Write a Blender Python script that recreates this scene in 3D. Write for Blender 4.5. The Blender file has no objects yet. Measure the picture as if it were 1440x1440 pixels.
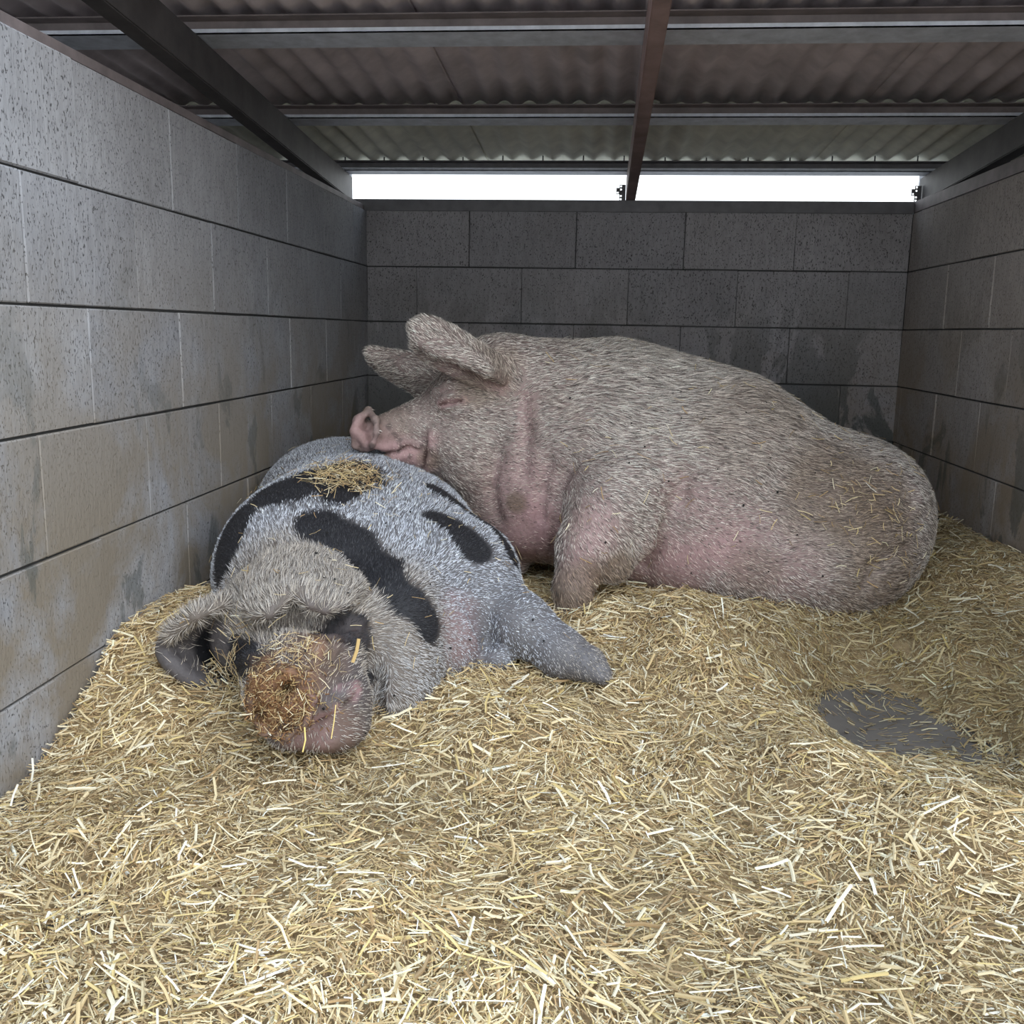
import bpy, bmesh, math, random
import numpy as np
from mathutils import Vector, Matrix
random.seed(7); rng = np.random.default_rng(11)
S = bpy.context.scene
COL = S.collection

# ------------------------------------------------------------------ camera
cam_data = bpy.data.cameras.new('camera'); cam = bpy.data.objects.new('camera', cam_data); COL.objects.link(cam)
cam_data.sensor_width = 36.0; cam_data.lens = 36.0 * 1362.0 / 1440.0
cam_data.clip_start = 0.02; cam_data.clip_end = 200
cam.matrix_world = Matrix(((0.995615, -0.033354, 0.087396, 0.000000), (0.092019, 0.181162, -0.979139, 0.000000), (0.016825, 0.982887, 0.183437, 0.000000), (0.000000, 0.000000, 0.000000, 1.000000)))
S.camera = cam

# ------------------------------------------------------------------ world, light, exposure
w = bpy.data.worlds.new('world'); S.world = w; w.use_nodes = True
nt = w.node_tree; nt.nodes.clear()
out = nt.nodes.new('ShaderNodeOutputWorld'); bg = nt.nodes.new('ShaderNodeBackground')
tc = nt.nodes.new('ShaderNodeTexCoord'); sp = nt.nodes.new('ShaderNodeSeparateXYZ')
rp = nt.nodes.new('ShaderNodeValToRGB')          # bright overcast: white at the horizon, faintly blue overhead
rp.color_ramp.elements[0].position = 0.0; rp.color_ramp.elements[0].color = (0.96, 1.0, 1.0, 1)
rp.color_ramp.elements[1].position = 0.9; rp.color_ramp.elements[1].color = (0.60, 0.77, 1.0, 1)
nt.links.new(tc.outputs['Generated'], sp.inputs[0]); nt.links.new(sp.outputs['Z'], rp.inputs[0])
nt.links.new(rp.outputs[0], bg.inputs['Color']); nt.links.new(bg.outputs[0], out.inputs[0])
bg.inputs['Strength'].default_value = 1.9
sd = bpy.data.lights.new('sun', 'SUN'); sd.energy = 1.6; sd.angle = math.radians(60); sd.color = (1.0, 0.97, 0.9)
sun = bpy.data.objects.new('sun', sd); COL.objects.link(sun)      # sun behind thick cloud, from behind the camera
sun.rotation_euler = (math.radians(48), 0, math.radians(38))
S.view_settings.view_transform = 'Standard'; S.view_settings.look = 'None'
S.view_settings.gamma = 1.0; S.view_settings.use_curve_mapping = False
S.view_settings.exposure = 0.2

# ------------------------------------------------------------------ helpers
def mesh_np(name, V, F, mat=None, parent=None, col=None, smooth=True, quads=None):
    """mesh object from numpy arrays (F: n x 3 or n x 4)"""
    me = bpy.data.meshes.new(name)
    V = np.asarray(V, np.float32); F = np.asarray(F, np.int32)
    n, k = F.shape
    me.vertices.add(len(V)); me.vertices.foreach_set('co', V.ravel())
    me.loops.add(n * k); me.loops.foreach_set('vertex_index', F.ravel())
    me.polygons.add(n)
    me.polygons.foreach_set('loop_start', np.arange(0, n * k, k, dtype=np.int32))
    me.polygons.foreach_set('use_smooth', np.full(n, smooth, dtype=bool))
    me.update(calc_edges=True)
    if col is not None:
        a = me.color_attributes.new('Col', 'FLOAT_COLOR', 'POINT')
        c = np.ones((len(V), 4), np.float32); c[:, :3] = col
        a.data.foreach_set('color', c.ravel())
    o = bpy.data.objects.new(name, me); COL.objects.link(o)
    if mat: me.materials.append(mat)
    if parent: o.parent = parent
    return o
def obj_bm(name, bm, mat, parent=None):
    me = bpy.data.meshes.new(name); bm.normal_update(); bm.to_mesh(me); bm.free()
    me.materials.append(mat)
    o = bpy.data.objects.new(name, me); COL.objects.link(o)
    if parent: o.parent = parent
    return o
def tag(o, label=None, cat=None, group=None, kind=None):
    if label: o['label'] = label
    if cat: o['category'] = cat
    if group: o['group'] = group
    if kind: o['kind'] = kind
    return o
def box(bm, a, b, bevel=0.0):
    r = bmesh.ops.create_cube(bm, size=1.0)
    vs = r['verts']
    for v in vs:
        v.co = Vector([a[i] + (v.co[i] + .5) * (b[i] - a[i]) for i in range(3)])
    if bevel:
        es = list({e for v in vs for e in v.link_edges})
        bmesh.ops.bevel(bm, geom=es, offset=bevel, segments=1, affect='EDGES')
    return bm
def material(name):
    m = bpy.data.materials.new(name); m.use_nodes = True
    n = m.node_tree.nodes; l = m.node_tree.links
    return m, n, l, n['Principled BSDF']
def node(n, t, **kw):
    x = n.new(t)
    for k, v in kw.items():
        if k in x.inputs.keys(): x.inputs[k].default_value = v
        else: setattr(x, k, v)
    return x
def ramp(n, l, src, stops):
    r = n.new('ShaderNodeValToRGB')
    el = r.color_ramp.elements
    while len(el) < len(stops): el.new(0.5)
    for e, (p, c) in zip(el, stops): e.position = p; e.color = (*c, 1) if len(c) == 3 else c
    l.new(src, r.inputs[0]); return r
def mix(n, l, fac, a, b, mode='MIX'):
    m = n.new('ShaderNodeMixRGB'); m.blend_type = mode
    for i, v in enumerate((fac, a, b)):
        if hasattr(v, 'links'): l.new(v, m.inputs[i])
        elif isinstance(v, (int, float)): m.inputs[i].default_value = v
        else: m.inputs[i].default_value = (*v, 1)
    return m.outputs[0]
def noise(n, l, vec, scale, detail=4, rough=.55, dist=0.0):
    t = node(n, 'ShaderNodeTexNoise', Scale=scale, Detail=detail, Roughness=rough, Distortion=dist)
    l.new(vec, t.inputs['Vector']); return t.outputs[0]
def mapping(n, l, src, scale):
    m = n.new('ShaderNodeMapping'); m.inputs['Scale'].default_value = scale; l.new(src, m.inputs[0]); return m.outputs[0]

# ------------------------------------------------------------------ materials
def block_material(name, tint=(1, 1, 1), damp=0.35, low_dirt=0.6, cover=.56):
    m, n, l, b = material(name)
    pos = n.new('ShaderNodeNewGeometry').outputs['Position']
    oi = n.new('ShaderNodeObjectInfo').outputs['Random']
    base = ramp(n, l, noise(n, l, pos, 2.2, 5), [(.3, (.35, .345, .345)), (.7, (.47, .47, .475))]).outputs[0]
    per = ramp(n, l, oi, [(0, (.93, .93, .94)), (1, (1.06, 1.05, 1.04))]).outputs[0]
    base = mix(n, l, 1.0, base, per, 'MULTIPLY')
    # fine vertical drag marks of the press
    st = noise(n, l, mapping(n, l, pos, (1, 1, .22)), 95, 3, .6)
    base = mix(n, l, .55, base, ramp(n, l, st, [(.3, (.72, .72, .72)), (.62, (1.08, 1.08, 1.08))]).outputs[0], 'MULTIPLY')
    # small dark pits
    pit = noise(n, l, mapping(n, l, pos, (1, 1, .5)), 260, 2, .5)
    pr = ramp(n, l, pit, [(.33, (0.15, 0.15, 0.15)), (.40, (1, 1, 1))]).outputs[0]
    base = mix(n, l, .85, base, pr, 'MULTIPLY')
    # brown soiling with soft edges, heavier low on the wall where the animals rub
    sep = n.new('ShaderNodeSeparateXYZ'); l.new(pos, sep.inputs[0])
    hz = n.new('ShaderNodeMapRange'); l.new(sep.outputs['Z'], hz.inputs[0])
    hz.inputs[1].default_value = .25; hz.inputs[2].default_value = -.45; hz.inputs[3].default_value = 0; hz.inputs[4].default_value = 1
    d1 = ramp(n, l, noise(n, l, pos, 3.1, 6, .62, .4), [(.38, (0, 0, 0)), (.56, (1, 1, 1))]).outputs[0]
    f = n.new('ShaderNodeMath'); f.operation = 'MULTIPLY'; l.new(d1, f.inputs[0]); l.new(hz.outputs[0], f.inputs[1])
    f2 = n.new('ShaderNodeMath'); f2.operation = 'MULTIPLY'; l.new(f.outputs[0], f2.inputs[0]); f2.inputs[1].default_value = low_dirt * 1.35; f2.use_clamp = True
    base = mix(n, l, f2.outputs[0], base, (.31, .265, .205))
    # dark damp smears with crisp edges
    sm = noise(n, l, mapping(n, l, pos, (1, 1, .6)), 4.3, 7, .6, .8)
    sr = ramp(n, l, sm, [(cover, (0, 0, 0)), (cover + .035, (1, 1, 1))]).outputs[0]
    g = n.new('ShaderNodeMath'); g.operation = 'MULTIPLY'; l.new(sr, g.inputs[0]); g.inputs[1].default_value = damp
    g2 = n.new('ShaderNodeMath'); g2.operation = 'MULTIPLY'; l.new(g.outputs[0], g2.inputs[0]); l.new(hz.outputs[0], g2.inputs[1])
    base = mix(n, l, g2.outputs[0], base, (.10, .115, .105))
    base = mix(n, l, 1.0, base, tint, 'MULTIPLY')
    l.new(base, b.inputs['Base Color']); b.inputs['Roughness'].default_value = .88
    b.inputs['Specular IOR Level'].default_value = .25
    bp = node(n, 'ShaderNodeBump', Strength=.55, Distance=.003)
    h = n.new('ShaderNodeMath'); h.operation = 'ADD'; l.new(pr, h.inputs[0]); l.new(st, h.inputs[1])
    l.new(h.outputs[0], bp.inputs['Height']); l.new(bp.outputs[0], b.inputs['Normal'])
    return m
M_block = block_material('concrete_block_grey', (.89, .905, .955), .55, .8)
M_block_back = block_material('concrete_block_back', (.80, .77, .80), .9, .5, .47)
M_block_right = block_material('concrete_block_right', (.95, .87, .82), .6, .7)
def simple(name, c, rough=.8, metal=0.0, nscale=20, var=.25, bump=.15):
    m, n, l, b = material(name)
    pos = n.new('ShaderNodeNewGeometry').outputs['Position']
    nz = noise(n, l, pos, nscale, 6, .6)
    r = ramp(n, l, nz, [(.3, tuple(x * (1 - var) for x in c)), (.7, tuple(x * (1 + var) for x in c))])
    l.new(r.outputs[0], b.inputs['Base Color']); b.inputs['Roughness'].default_value = rough; b.inputs['Metallic'].default_value = metal
    bp = node(n, 'ShaderNodeBump', Strength=bump, Distance=.002); l.new(nz, bp.inputs['Height']); l.new(bp.outputs[0], b.inputs['Normal'])
    return m
M_mortar = simple('mortar_dark', (.05, .05, .05), .95)
M_floor = simple('floor_slab', (.135, .120, .105), .85, 0, 9, .2)
M_ground = simple('yard_ground', (.30, .28, .25), .9, 0, 3, .2)
M_roof = simple('fibre_cement_sheet', (.62, .54, .55), .75, 0, 7, .25)
M_roof_slot_lit = simple('fibre_cement_sheet_slot_lit', (.74, .73, .62), .75, 0, 5, .25)  # back sheets made paler: light from the slot put into their colour
M_steel_brown = simple('brown_primed_steel', (.18, .15, .15), .6, .1, 14, .3)
M_steel_dark = simple('dark_primed_steel', (.075, .068, .068), .6, .1, 14, .3)
M_steel_red = simple('red_oxide_steel', (.29, .20, .19), .65, .1, 10, .3)
M_galv = simple('galvanised_steel', (.62, .65, .72), .5, .2, 25, .2)
M_cap = simple('capping_angle_grey', (.16, .155, .165), .6, .2, 20, .2)
M_bolt = simple('bolt_steel', (.10, .10, .11), .5, .5)
def vcol(name, rough=.7, sheen=0.0, bump=0.0, bscale=120, sss=0.0, transl=0.0):
    m, n, l, b = material(name)
    a = n.new('ShaderNodeVertexColor'); a.layer_name = 'Col'
    c = a.outputs[0]
    b.inputs['Roughness'].default_value = rough
    b.inputs['Specular IOR Level'].default_value = .3
    if bump:
        pos = n.new('ShaderNodeNewGeometry').outputs['Position']
        nz = noise(n, l, pos, bscale, 4, .6)
        c = mix(n, l, .6, c, ramp(n, l, nz, [(.3, (.7, .68, .66)), (.7, (1.18, 1.17, 1.15))]).outputs[0], 'MULTIPLY')
        bp = node(n, 'ShaderNodeBump', Strength=bump, Distance=.004); l.new(nz, bp.inputs['Height']); l.new(bp.outputs[0], b.inputs['Normal'])
    l.new(c, b.inputs['Base Color'])
    if sheen: b.inputs['Sheen Weight'].default_value = sheen
    if sss: b.inputs['Subsurface Weight'].default_value = sss; b.inputs['Subsurface Radius'].default_value = (.02, .008, .005); b.inputs['Subsurface Scale'].default_value = .3
    return m
M_skin = vcol('pig_skin', .62, 0, .5, 90)
M_hair = vcol('pig_bristle', .55)
M_straw = vcol('chopped_straw', .7)
M_bed = vcol('straw_bed', .9, 0, 1.0, 60)

# ------------------------------------------------------------------ setting: walls of concrete blocks
XL, XR, YB = -.995, 1.203, 4.10
ZT, CH = .484, .2265                         # top of the walls, height of a course
Y0 = .95                                     # front end of the side walls
def block_mesh(L, H, D, seed):
    """a block standing 6 mm proud of its bed, corners and arrises a little uneven"""
    r = random.Random(seed)
    bm = bmesh.new(); box(bm, (0, 0, 0), (L, D, H), .002)
    for v in bm.verts:
        v.co.y += r.uniform(-.0008, .0012)
        v.co.x += r.uniform(-.0008, .0008); v.co.z += r.uniform(-.0009, .0009)
    me = bpy.data.meshes.new('block'); bm.normal_update(); bm.to_mesh(me); bm.free(); return me
_bc = {}
def put_block(parent, u0, u1, z0, z1, frame, mat):
    L = u1 - u0; H = z1 - z0
    key = (round(L, 3), round(H, 3), mat.name, random.randrange(3))
    if key not in _bc:
        _bc[key] = block_mesh(L, H, .03, len(_bc)); _bc[key].materials.append(mat)
    o = bpy.data.objects.new('block', _bc[key]); COL.objects.link(o); o.parent = parent
    jit = random.uniform(-.0015, .0025)
    o.matrix_world = frame(u0, jit, z0)
def build_wall(name, mat, u_range, joints, frame, core):
    bm = bmesh.new(); box(bm, *core)
    wall = obj_bm(name, bm, M_mortar); tag(wall, kind='structure')
    u_a, u_b = u_range
    for c in range(6):
        z1 = ZT - c * CH - .002; z0 = ZT - (c + 1) * CH + .0022 + .0008
        start, step = joints[c % 2]
        us = [u_a]; u = start
        while u < u_b - .02:
            if u > u_a + .02: us.append(u)
            u += step
        us.append(u_b)
        for a, b_ in zip(us[:-1], us[1:]):
            g = random.choice((.0007, .001, .0014))
            put_block(wall, round(a + g, 4), round(b_ - g, 4), z0, z1, frame, mat)
    return wall
# left wall faces +X: block local x runs along world Y, local +y points into the wall
fl = lambda u, j, z: Matrix(((0, -1, 0, XL + j), (1, 0, 0, u), (0, 0, 1, z), (0, 0, 0, 1)))
build_wall('wall_left', M_block, (Y0, YB + .10), ((1.827 - .82, .411), (1.635 - .411 * 1, .411)), fl,
           ((XL - .10, Y0, ZT - 6 * CH), (XL - .006, YB + .10, ZT - .001)))
fr = lambda u, j, z: Matrix(((0, 1, 0, XR - j), (-1, 0, 0, -u), (0, 0, 1, z), (0, 0, 0, 1)))
build_wall('wall_right', M_block_right, (-(YB), -Y0), ((-3.85 , .411), (-4.10 + .06, .411)), fr,
           ((XR + .006, Y0, ZT - 6 * CH), (XR + .10, YB + .10, ZT - .001)))
fb = lambda u, j, z: Matrix(((1, 0, 0, u), (0, 1, 0, YB - j), (0, 0, 1, z), (0, 0, 0, 1)))
build_wall('wall_back', M_block_back, (XL, XR), ((-.562, .4395), (-.782, .4395)), fb,
           ((XL - .0, YB + .006, ZT - 6 * CH), (XR, YB + .10, ZT - .001)))
# the neighbouring bays: their outer walls, never seen from in front of this pen but closing the roof space
for nm, x0, x1 in (('wall_outer_left', -2.60, -2.50), ('wall_outer_right', 2.70, 2.80)):
    bm = bmesh.new(); box(bm, (x0, .5, -.9), (x1, 4.2, .8)); tag(obj_bm(nm, bm, M_block), kind='structure')
for nm, x0, x1 in (('wall_back_left_bay', -2.50, -1.078), ('wall_back_right_bay', XR + .04, 2.70)):
    bm = bmesh.new(); box(bm, (x0, 4.10, -.9), (x1, 4.20, .484 + .17)); tag(obj_bm(nm, bm, M_block), kind='structure')
bm = bmesh.new(); box(bm, (-2.6, .3, -.95), (2.8, 4.25, -.795)); tag(obj_bm('floor', bm, M_floor), kind='structure')
bm = bmesh.new(); box(bm, (-12, -14, -1.0), (12, .3, -.84)); tag(obj_bm('ground_yard', bm, M_ground), kind='structure')
bm = bmesh.new(); box(bm, (-12, 4.25, -1.0), (12, 14, -.84)); tag(obj_bm('ground_behind', bm, M_ground), kind='structure')

# capping angles lying on the wall heads (trim)
def angle_cap(name, mat, bmf):
    bm = bmesh.new(); bmf(bm); return tag(obj_bm(name, bm, mat), kind='structure')
def cap_b(bm):
    box(bm, (-1.06, YB - .006, ZT - .003), (XR + .03, YB + .004, ZT + .043), .001)
    box(bm, (-1.06, YB, ZT + .037), (XR + .03, YB + .06, ZT + .043), .001)
angle_cap('trim_1', M_cap, cap_b)
def cap_r(bm):
    box(bm, (XR - .001, Y0, ZT), (XR + .005, YB - .008, ZT + .043), .001)
    box(bm, (XR + .005, Y0, ZT + .037), (XR + .06, YB - .008, ZT + .043), .001)
angle_cap('trim_2', M_steel_brown, cap_r)
def cap_l(bm):
    box(bm, (XL - .012, Y0, ZT), (XL - .006, YB - .008, ZT + .020), .001)
    box(bm, (XL - .07, Y0, ZT + .014), (XL - .012, YB - .008, ZT + .020), .001)
angle_cap('trim_3', M_steel_brown, cap_l)

# ------------------------------------------------------------------ roof
SL = .0513; YF = 1.75                                  # fall towards the back; front edge of the roof
zr = lambda y: .527 + SL * (4.1 - y)            # underside of the rafters
def sloped_box(bm, x0, x1, y0, y1, h0, h1):
    r = bmesh.ops.create_cube(bm, size=1.0)
    for v in r['verts']:
        x = x0 + (v.co.x + .5) * (x1 - x0); y = y0 + (v.co.y + .5) * (y1 - y0)
        v.co = Vector((x, y, zr(y) + h0 + (v.co.z + .5) * (h1 - h0)))
def rafter(x0, x1, mat, label, skew=0.0):
    """rectangular steel section with a rolled lip along both lower edges and a seat plate at the back"""
    bm = bmesh.new()
    sloped_box(bm, x0, x1, YF, 4.16, 0, .10)
    bmesh.ops.bevel(bm, geom=bm.edges[:], offset=.003, segments=2, affect='EDGES')
    for v in bm.verts: v.co.x += skew * (v.co.y - 2.0) / 2.1
    return tag(obj_bm('rafter', bm, mat), label, 'rafter', 'steel rafters under the roof')
rafter(-1.062, -1.012, M_steel_dark, 'dark steel rafter running above the left block wall', -.052)
rafter(.074, .112, M_steel_red, 'reddish steel rafter in the middle of the roof')
rafter(1.235, 1.285, M_steel_dark, 'dark steel rafter running above the right block wall')
def purlin(y, label, web=M_steel_brown, dw=.10, hw=.035):
    """Z section: web facing the front, galvanised lower flange with an upturned lip"""
    root = bpy.data.objects.new('purlin', None); COL.objects.link(root); root.location = (0, 0, 0)
    tag(root, label, 'purlin', 'steel purlins carrying the roof sheets')
    bm = bmesh.new()
    sloped_box(bm, -2.5, 2.7, y, y + .004, .102 + .004, .10 + hw)
    sloped_box(bm, -2.5, 2.7, y - .035, y + .004, .10 + hw - .004, .10 + hw - .001)
    obj_bm('web', bm, web, root)
    bm = bmesh.new()
    sloped_box(bm, -2.5, 2.7, y - .004, y + dw, .1006, .104)
    sloped_box(bm, -2.5, 2.7, y - .004, y - .001, .1006, .113)
    obj_bm('flange', bm, M_galv, root)
    return root
purlin(2.497, 'front purlin with a wide pale galvanised flange, nearest the top of the picture')
purlin(3.266, 'middle purlin crossing the roof between the front and back ones', dw=.087)
purlin(4.046, 'back purlin forming the upper edge of the bright slot', web=M_cap, dw=.07)

ceiling = bpy.data.objects.new('ceiling', None); COL.objects.link(ceiling); tag(ceiling, kind='structure')
PITCH, AMP = .0805, .0095
def sheet(x0, x1, y0, y1, lift, mat):
    nx = int(round((x1 - x0) / PITCH * 10)); xs = np.linspace(x0, x1, nx + 1)
    ys = np.linspace(y0, y1, 5); V = []
    for t in (0, .006):
        for y in ys:
            for x in xs:
                V.append((x, y, zr(y) + .136 + lift + t + AMP - AMP * math.cos(2 * math.pi * (x - .02) / PITCH) * 1.0))
    n1 = len(xs); m1 = len(ys); F = []
    idx = lambda t, j, i: t * n1 * m1 + j * n1 + i
    for j in range(m1 - 1):
        for i in range(n1 - 1):
            F.append((idx(0, j, i), idx(0, j + 1, i), idx(0, j + 1, i + 1), idx(0, j, i + 1)))
            F.append((idx(1, j, i), idx(1, j, i + 1), idx(1, j + 1, i + 1), idx(1, j + 1, i)))
    for i in range(n1 - 1):
        F.append((idx(0, 0, i), idx(0, 0, i + 1), idx(1, 0, i + 1), idx(1, 0, i)))
        F.append((idx(0, m1 - 1, i), idx(1, m1 - 1, i), idx(1, m1 - 1, i + 1), idx(0, m1 - 1, i + 1)))
    for j in range(m1 - 1):
        F.append((idx(0, j, 0), idx(1, j, 0), idx(1, j + 1, 0), idx(0, j + 1, 0)))
        F.append((idx(0, j, n1 - 1), idx(0, j + 1, n1 - 1), idx(1, j + 1, n1 - 1), idx(1, j, n1 - 1)))
    o = mesh_np('roof_sheet', V, F, mat, ceiling); return o
nw = 9 * PITCH
for k in range(8):
    x0 = -2.5 + .02 + k * nw * .9 - .015
    x0 = -2.50 + k * 8 * PITCH
    sheet(x0, x0 + 9 * PITCH, 3.31, 4.15, .0 + .0065 * (k % 2), M_roof_slot_lit)
    sheet(x0, x0 + 9 * PITCH, YF - .08, 3.44, .0135 + .0065 * (k % 2), M_roof)
# hook bolts through the sheets at the back purlin
k = 0; x = .02 + PITCH * -13.5
while x < 1.4:
    bm = bmesh.new()
    bmesh.ops.create_cone(bm, cap_ends=True, segments=6, radius1=.0028, radius2=.0028, depth=.03,
                          matrix=Matrix.Translation((x, 4.052, zr(4.05) + .147)))
    obj_bm('bolt', bm, M_bolt, ceiling); x += 2 * PITCH
# perforated strap brackets standing beside the rafter feet in the slot
def bracket(x, label, s=1):
    root = bpy.data.objects.new('strap_bracket', None); COL.objects.link(root); root.location = (x, 4.12, .528)
    tag(root, label, 'bracket', 'perforated strap brackets in the slot')
    y0, y1 = -.002, .002
    cells = [(0, 0), (1, 0), (0, 1), (1, 1), (0, 2), (1, 2), (2, 2), (0, 3), (1, 3), (2, 3), (0, 4), (1, 4)]
    holes = {(1, 0), (1, 1), (1, 3), (2, 2), (1, 4)}
    bm = bmesh.new(); u = .0125
    for (i, j) in cells:
        xa = -s * i * u; xb = -s * (i + 1) * u
        xa, xb = min(xa, xb), max(xa, xb); za = j * u; zb = za + u
        if (i, j) in holes:
            t = .0028
            box(bm, (xa, y0, za), (xb, y1, za + t)); box(bm, (xa, y0, zb - t), (xb, y1, zb))
            box(bm, (xa, y0, za), (xa + t, y1, zb)); box(bm, (xb - t, y0, za), (xb, y1, zb))
        else: box(bm, (xa, y0, za), (xb, y1, zb))
    obj_bm('strap_plate', bm, M_cap, root)
    bm = bmesh.new(); box(bm, (-.025 if s > 0 else -.002, -.012, -.002), (.002 if s > 0 else .025, .03, .001)); obj_bm('foot_plate', bm, M_cap, root)
bracket(.072, 'small perforated steel bracket left of the middle rafter foot')
bracket(1.232, 'small perforated steel bracket at the right end of the bright slot')

# ------------------------------------------------------------------ noise in numpy
_nd = [(rng.normal(size=(14, 3)), rng.uniform(0, 6.28, 14)) for _ in range(8)]
def fnoise(P, scale, seed=0, octaves=3):
    P = np.asarray(P); v = np.zeros(len(P)); a = 1.0; tot = 0
    for o in range(octaves):
        D, ph = _nd[(seed + o) % 8]
        s = np.zeros(len(P))
        for d, p in zip(D, ph): s += np.sin(P @ (d * scale * 2.0 ** o) + p)
        v += a * s / 3.7; tot += a; a *= .55
    return v / tot
def sstep(a, b, x): t = np.clip((x - a) / (b - a), 0, 1); return t * t * (3 - 2 * t)
def lerp(A, B, t): return A + (B - A) * t[:, None]

# ------------------------------------------------------------------ signed-distance body builder
def euler(rot):
    a, b, c = [math.radians(x) for x in rot]
    Rx = np.array([[1, 0, 0], [0, math.cos(a), -math.sin(a)], [0, math.sin(a), math.cos(a)]])
    Ry = np.array([[math.cos(b), 0, math.sin(b)], [0, 1, 0], [-math.sin(b), 0, math.cos(b)]])
    Rz = np.array([[math.cos(c), -math.sin(c), 0], [math.sin(c), math.cos(c), 0], [0, 0, 1]])
    return Rz @ Ry @ Rx
class Body:
    def __init__(s, lo, hi, h):
        s.lo = np.array(lo, np.float32); s.h = h
        s.n = np.ceil((np.array(hi) - s.lo) / h).astype(int) + 1
        s.g = np.full(tuple(s.n), .5, np.float32)
        s.flow = []
    def _win(s, lo, hi):
        a = np.clip(np.floor((np.array(lo) - s.lo) / s.h).astype(int), 0, s.n - 1)
        b = np.clip(np.ceil((np.array(hi) - s.lo) / s.h).astype(int) + 1, 1, s.n)
        sl = tuple(slice(a[i], b[i]) for i in range(3))
        ax = [(s.lo[i] + np.arange(a[i], b[i], dtype=np.float32) * s.h) for i in range(3)]
        return sl, ax[0][:, None, None], ax[1][None, :, None], ax[2][None, None, :]
    def _op(s, sl, d, k, op):
        g = s.g[sl]
        if op == 'add':
            h = np.maximum(k - np.abs(g - d), 0) / k
            s.g[sl] = np.minimum(g, d) - h * h * k * .25
        else:
            d = -d; h = np.maximum(k - np.abs(g - d), 0) / k
            s.g[sl] = np.maximum(g, d) + h * h * k * .25
    def ell(s, c, r, rot=(0, 0, 0), k=.06, op='add'):
        c = np.array(c); R = euler(rot)
        e = np.sqrt((R ** 2) @ (np.array(r) ** 2)) + k + .02
        sl, X, Y, Z = s._win(c - e, c + e)
        X = X - c[0]; Y = Y - c[1]; Z = Z - c[2]
        L = [(R[0, i] * X + R[1, i] * Y + R[2, i] * Z) for i in range(3)]
        k0 = np.sqrt((L[0] / r[0]) ** 2 + (L[1] / r[1]) ** 2 + (L[2] / r[2]) ** 2)
        k1 = np.sqrt((L[0] / r[0] ** 2) ** 2 + (L[1] / r[1] ** 2) ** 2 + (L[2] / r[2] ** 2) ** 2) + 1e-6
        s._op(sl, (k0 * (k0 - 1) / k1).astype(np.float32), k, op)
    def cone(s, a, b, ra, rb, k=.04, op='add'):
        a = np.array(a); b = np.array(b); m = max(ra, rb) + k + .01
        sl, X, Y, Z = s._win(np.minimum(a, b) - m, np.maximum(a, b) + m)
        d = b - a; L2 = float(d @ d) + 1e-9
        t = np.clip(((X - a[0]) * d[0] + (Y - a[1]) * d[1] + (Z - a[2]) * d[2]) / L2, 0, 1)
        q = np.sqrt((X - a[0] - t * d[0]) ** 2 + (Y - a[1] - t * d[1]) ** 2 + (Z - a[2] - t * d[2]) ** 2) - (ra + (rb - ra) * t)
        s._op(sl, q.astype(np.float32), k, op)
    def line(s, pts, rs, k=.01, op='add'):
        if not hasattr(rs, '__len__'): rs = [rs] * len(pts)
        for i in range(len(pts) - 1): s.cone(pts[i], pts[i + 1], rs[i], rs[i + 1], k, op)
    def sheet(s, rows, r=.008, step=.009, k=.012):
        """thin curved leaf (an ear) from rows of three points; each row is bent through its middle point"""
        rows = np.array(rows, float); pts = []
        nr = len(rows)
        Ltot = sum(np.linalg.norm(rows[i + 1, 1] - rows[i, 1]) for i in range(nr - 1))
        nu = max(4, int(Ltot / step))
        for iu in range(nu + 1):
            t = iu / nu * (nr - 1); i = min(int(t), nr - 2); f = t - i
            p0 = rows[max(i - 1, 0)]; p1 = rows[i]; p2 = rows[i + 1]; p3 = rows[min(i + 2, nr - 1)]
            row = .5 * ((2 * p1) + (-p0 + p2) * f + (2 * p0 - 5 * p1 + 4 * p2 - p3) * f * f + (-p0 + 3 * p1 - 3 * p2 + p3) * f ** 3)
            w_ = np.linalg.norm(row[1] - row[0]) + np.linalg.norm(row[2] - row[1])
            nv = max(3, int(w_ / step))
            for iv in range(nv + 1):
                v = iv / nv
                q = row[0] * (2 * (v - .5) * (v - 1)) + row[1] * (4 * v * (1 - v)) + row[2] * (2 * v * (v - .5))
                pts.append((q, r * (1.15 - .25 * (iu / nu)) * (1.12 if iv in (0, nv) else 1)))
        for q, rr in pts: s.cone(q, q + 1e-4, rr, rr, k)
        return np.array([p for p, _ in pts])
    def mesh(s):
        g = s.g; ins = g < 0
        nx, ny, nz = g.shape
        cs = np.zeros((nx - 1, ny - 1, nz - 1), np.uint8)
        for i in (0, 1):
            for j in (0, 1):
                for k in (0, 1):
                    cs += ins[i:nx - 1 + i, j:ny - 1 + j, k:nz - 1 + k]
        act = (cs > 0) & (cs < 8)
        I, J, K = np.nonzero(act)
        vid = np.full(act.shape, -1, np.int32); vid[I, J, K] = np.arange(len(I))
        acc = np.zeros((len(I), 3)); cnt = np.zeros(len(I))
        C = [(0, 0, 0), (1, 0, 0), (0, 1, 0), (1, 1, 0), (0, 0, 1), (1, 0, 1), (0, 1, 1), (1, 1, 1)]
        val = [g[I + c[0], J + c[1], K + c[2]] for c in C]
        for a in range(8):
            for b in range(a + 1, 8):
                if sum(abs(C[a][q] - C[b][q]) for q in range(3)) != 1: continue
                m = (val[a] < 0) != (val[b] < 0)
                t = val[a] / np.where(np.abs(val[a] - val[b]) < 1e-9, 1e-9, val[a] - val[b])
                for q in range(3): acc[:, q] += np.where(m, C[a][q] + t * (C[b][q] - C[a][q]), 0)
                cnt += m
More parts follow.
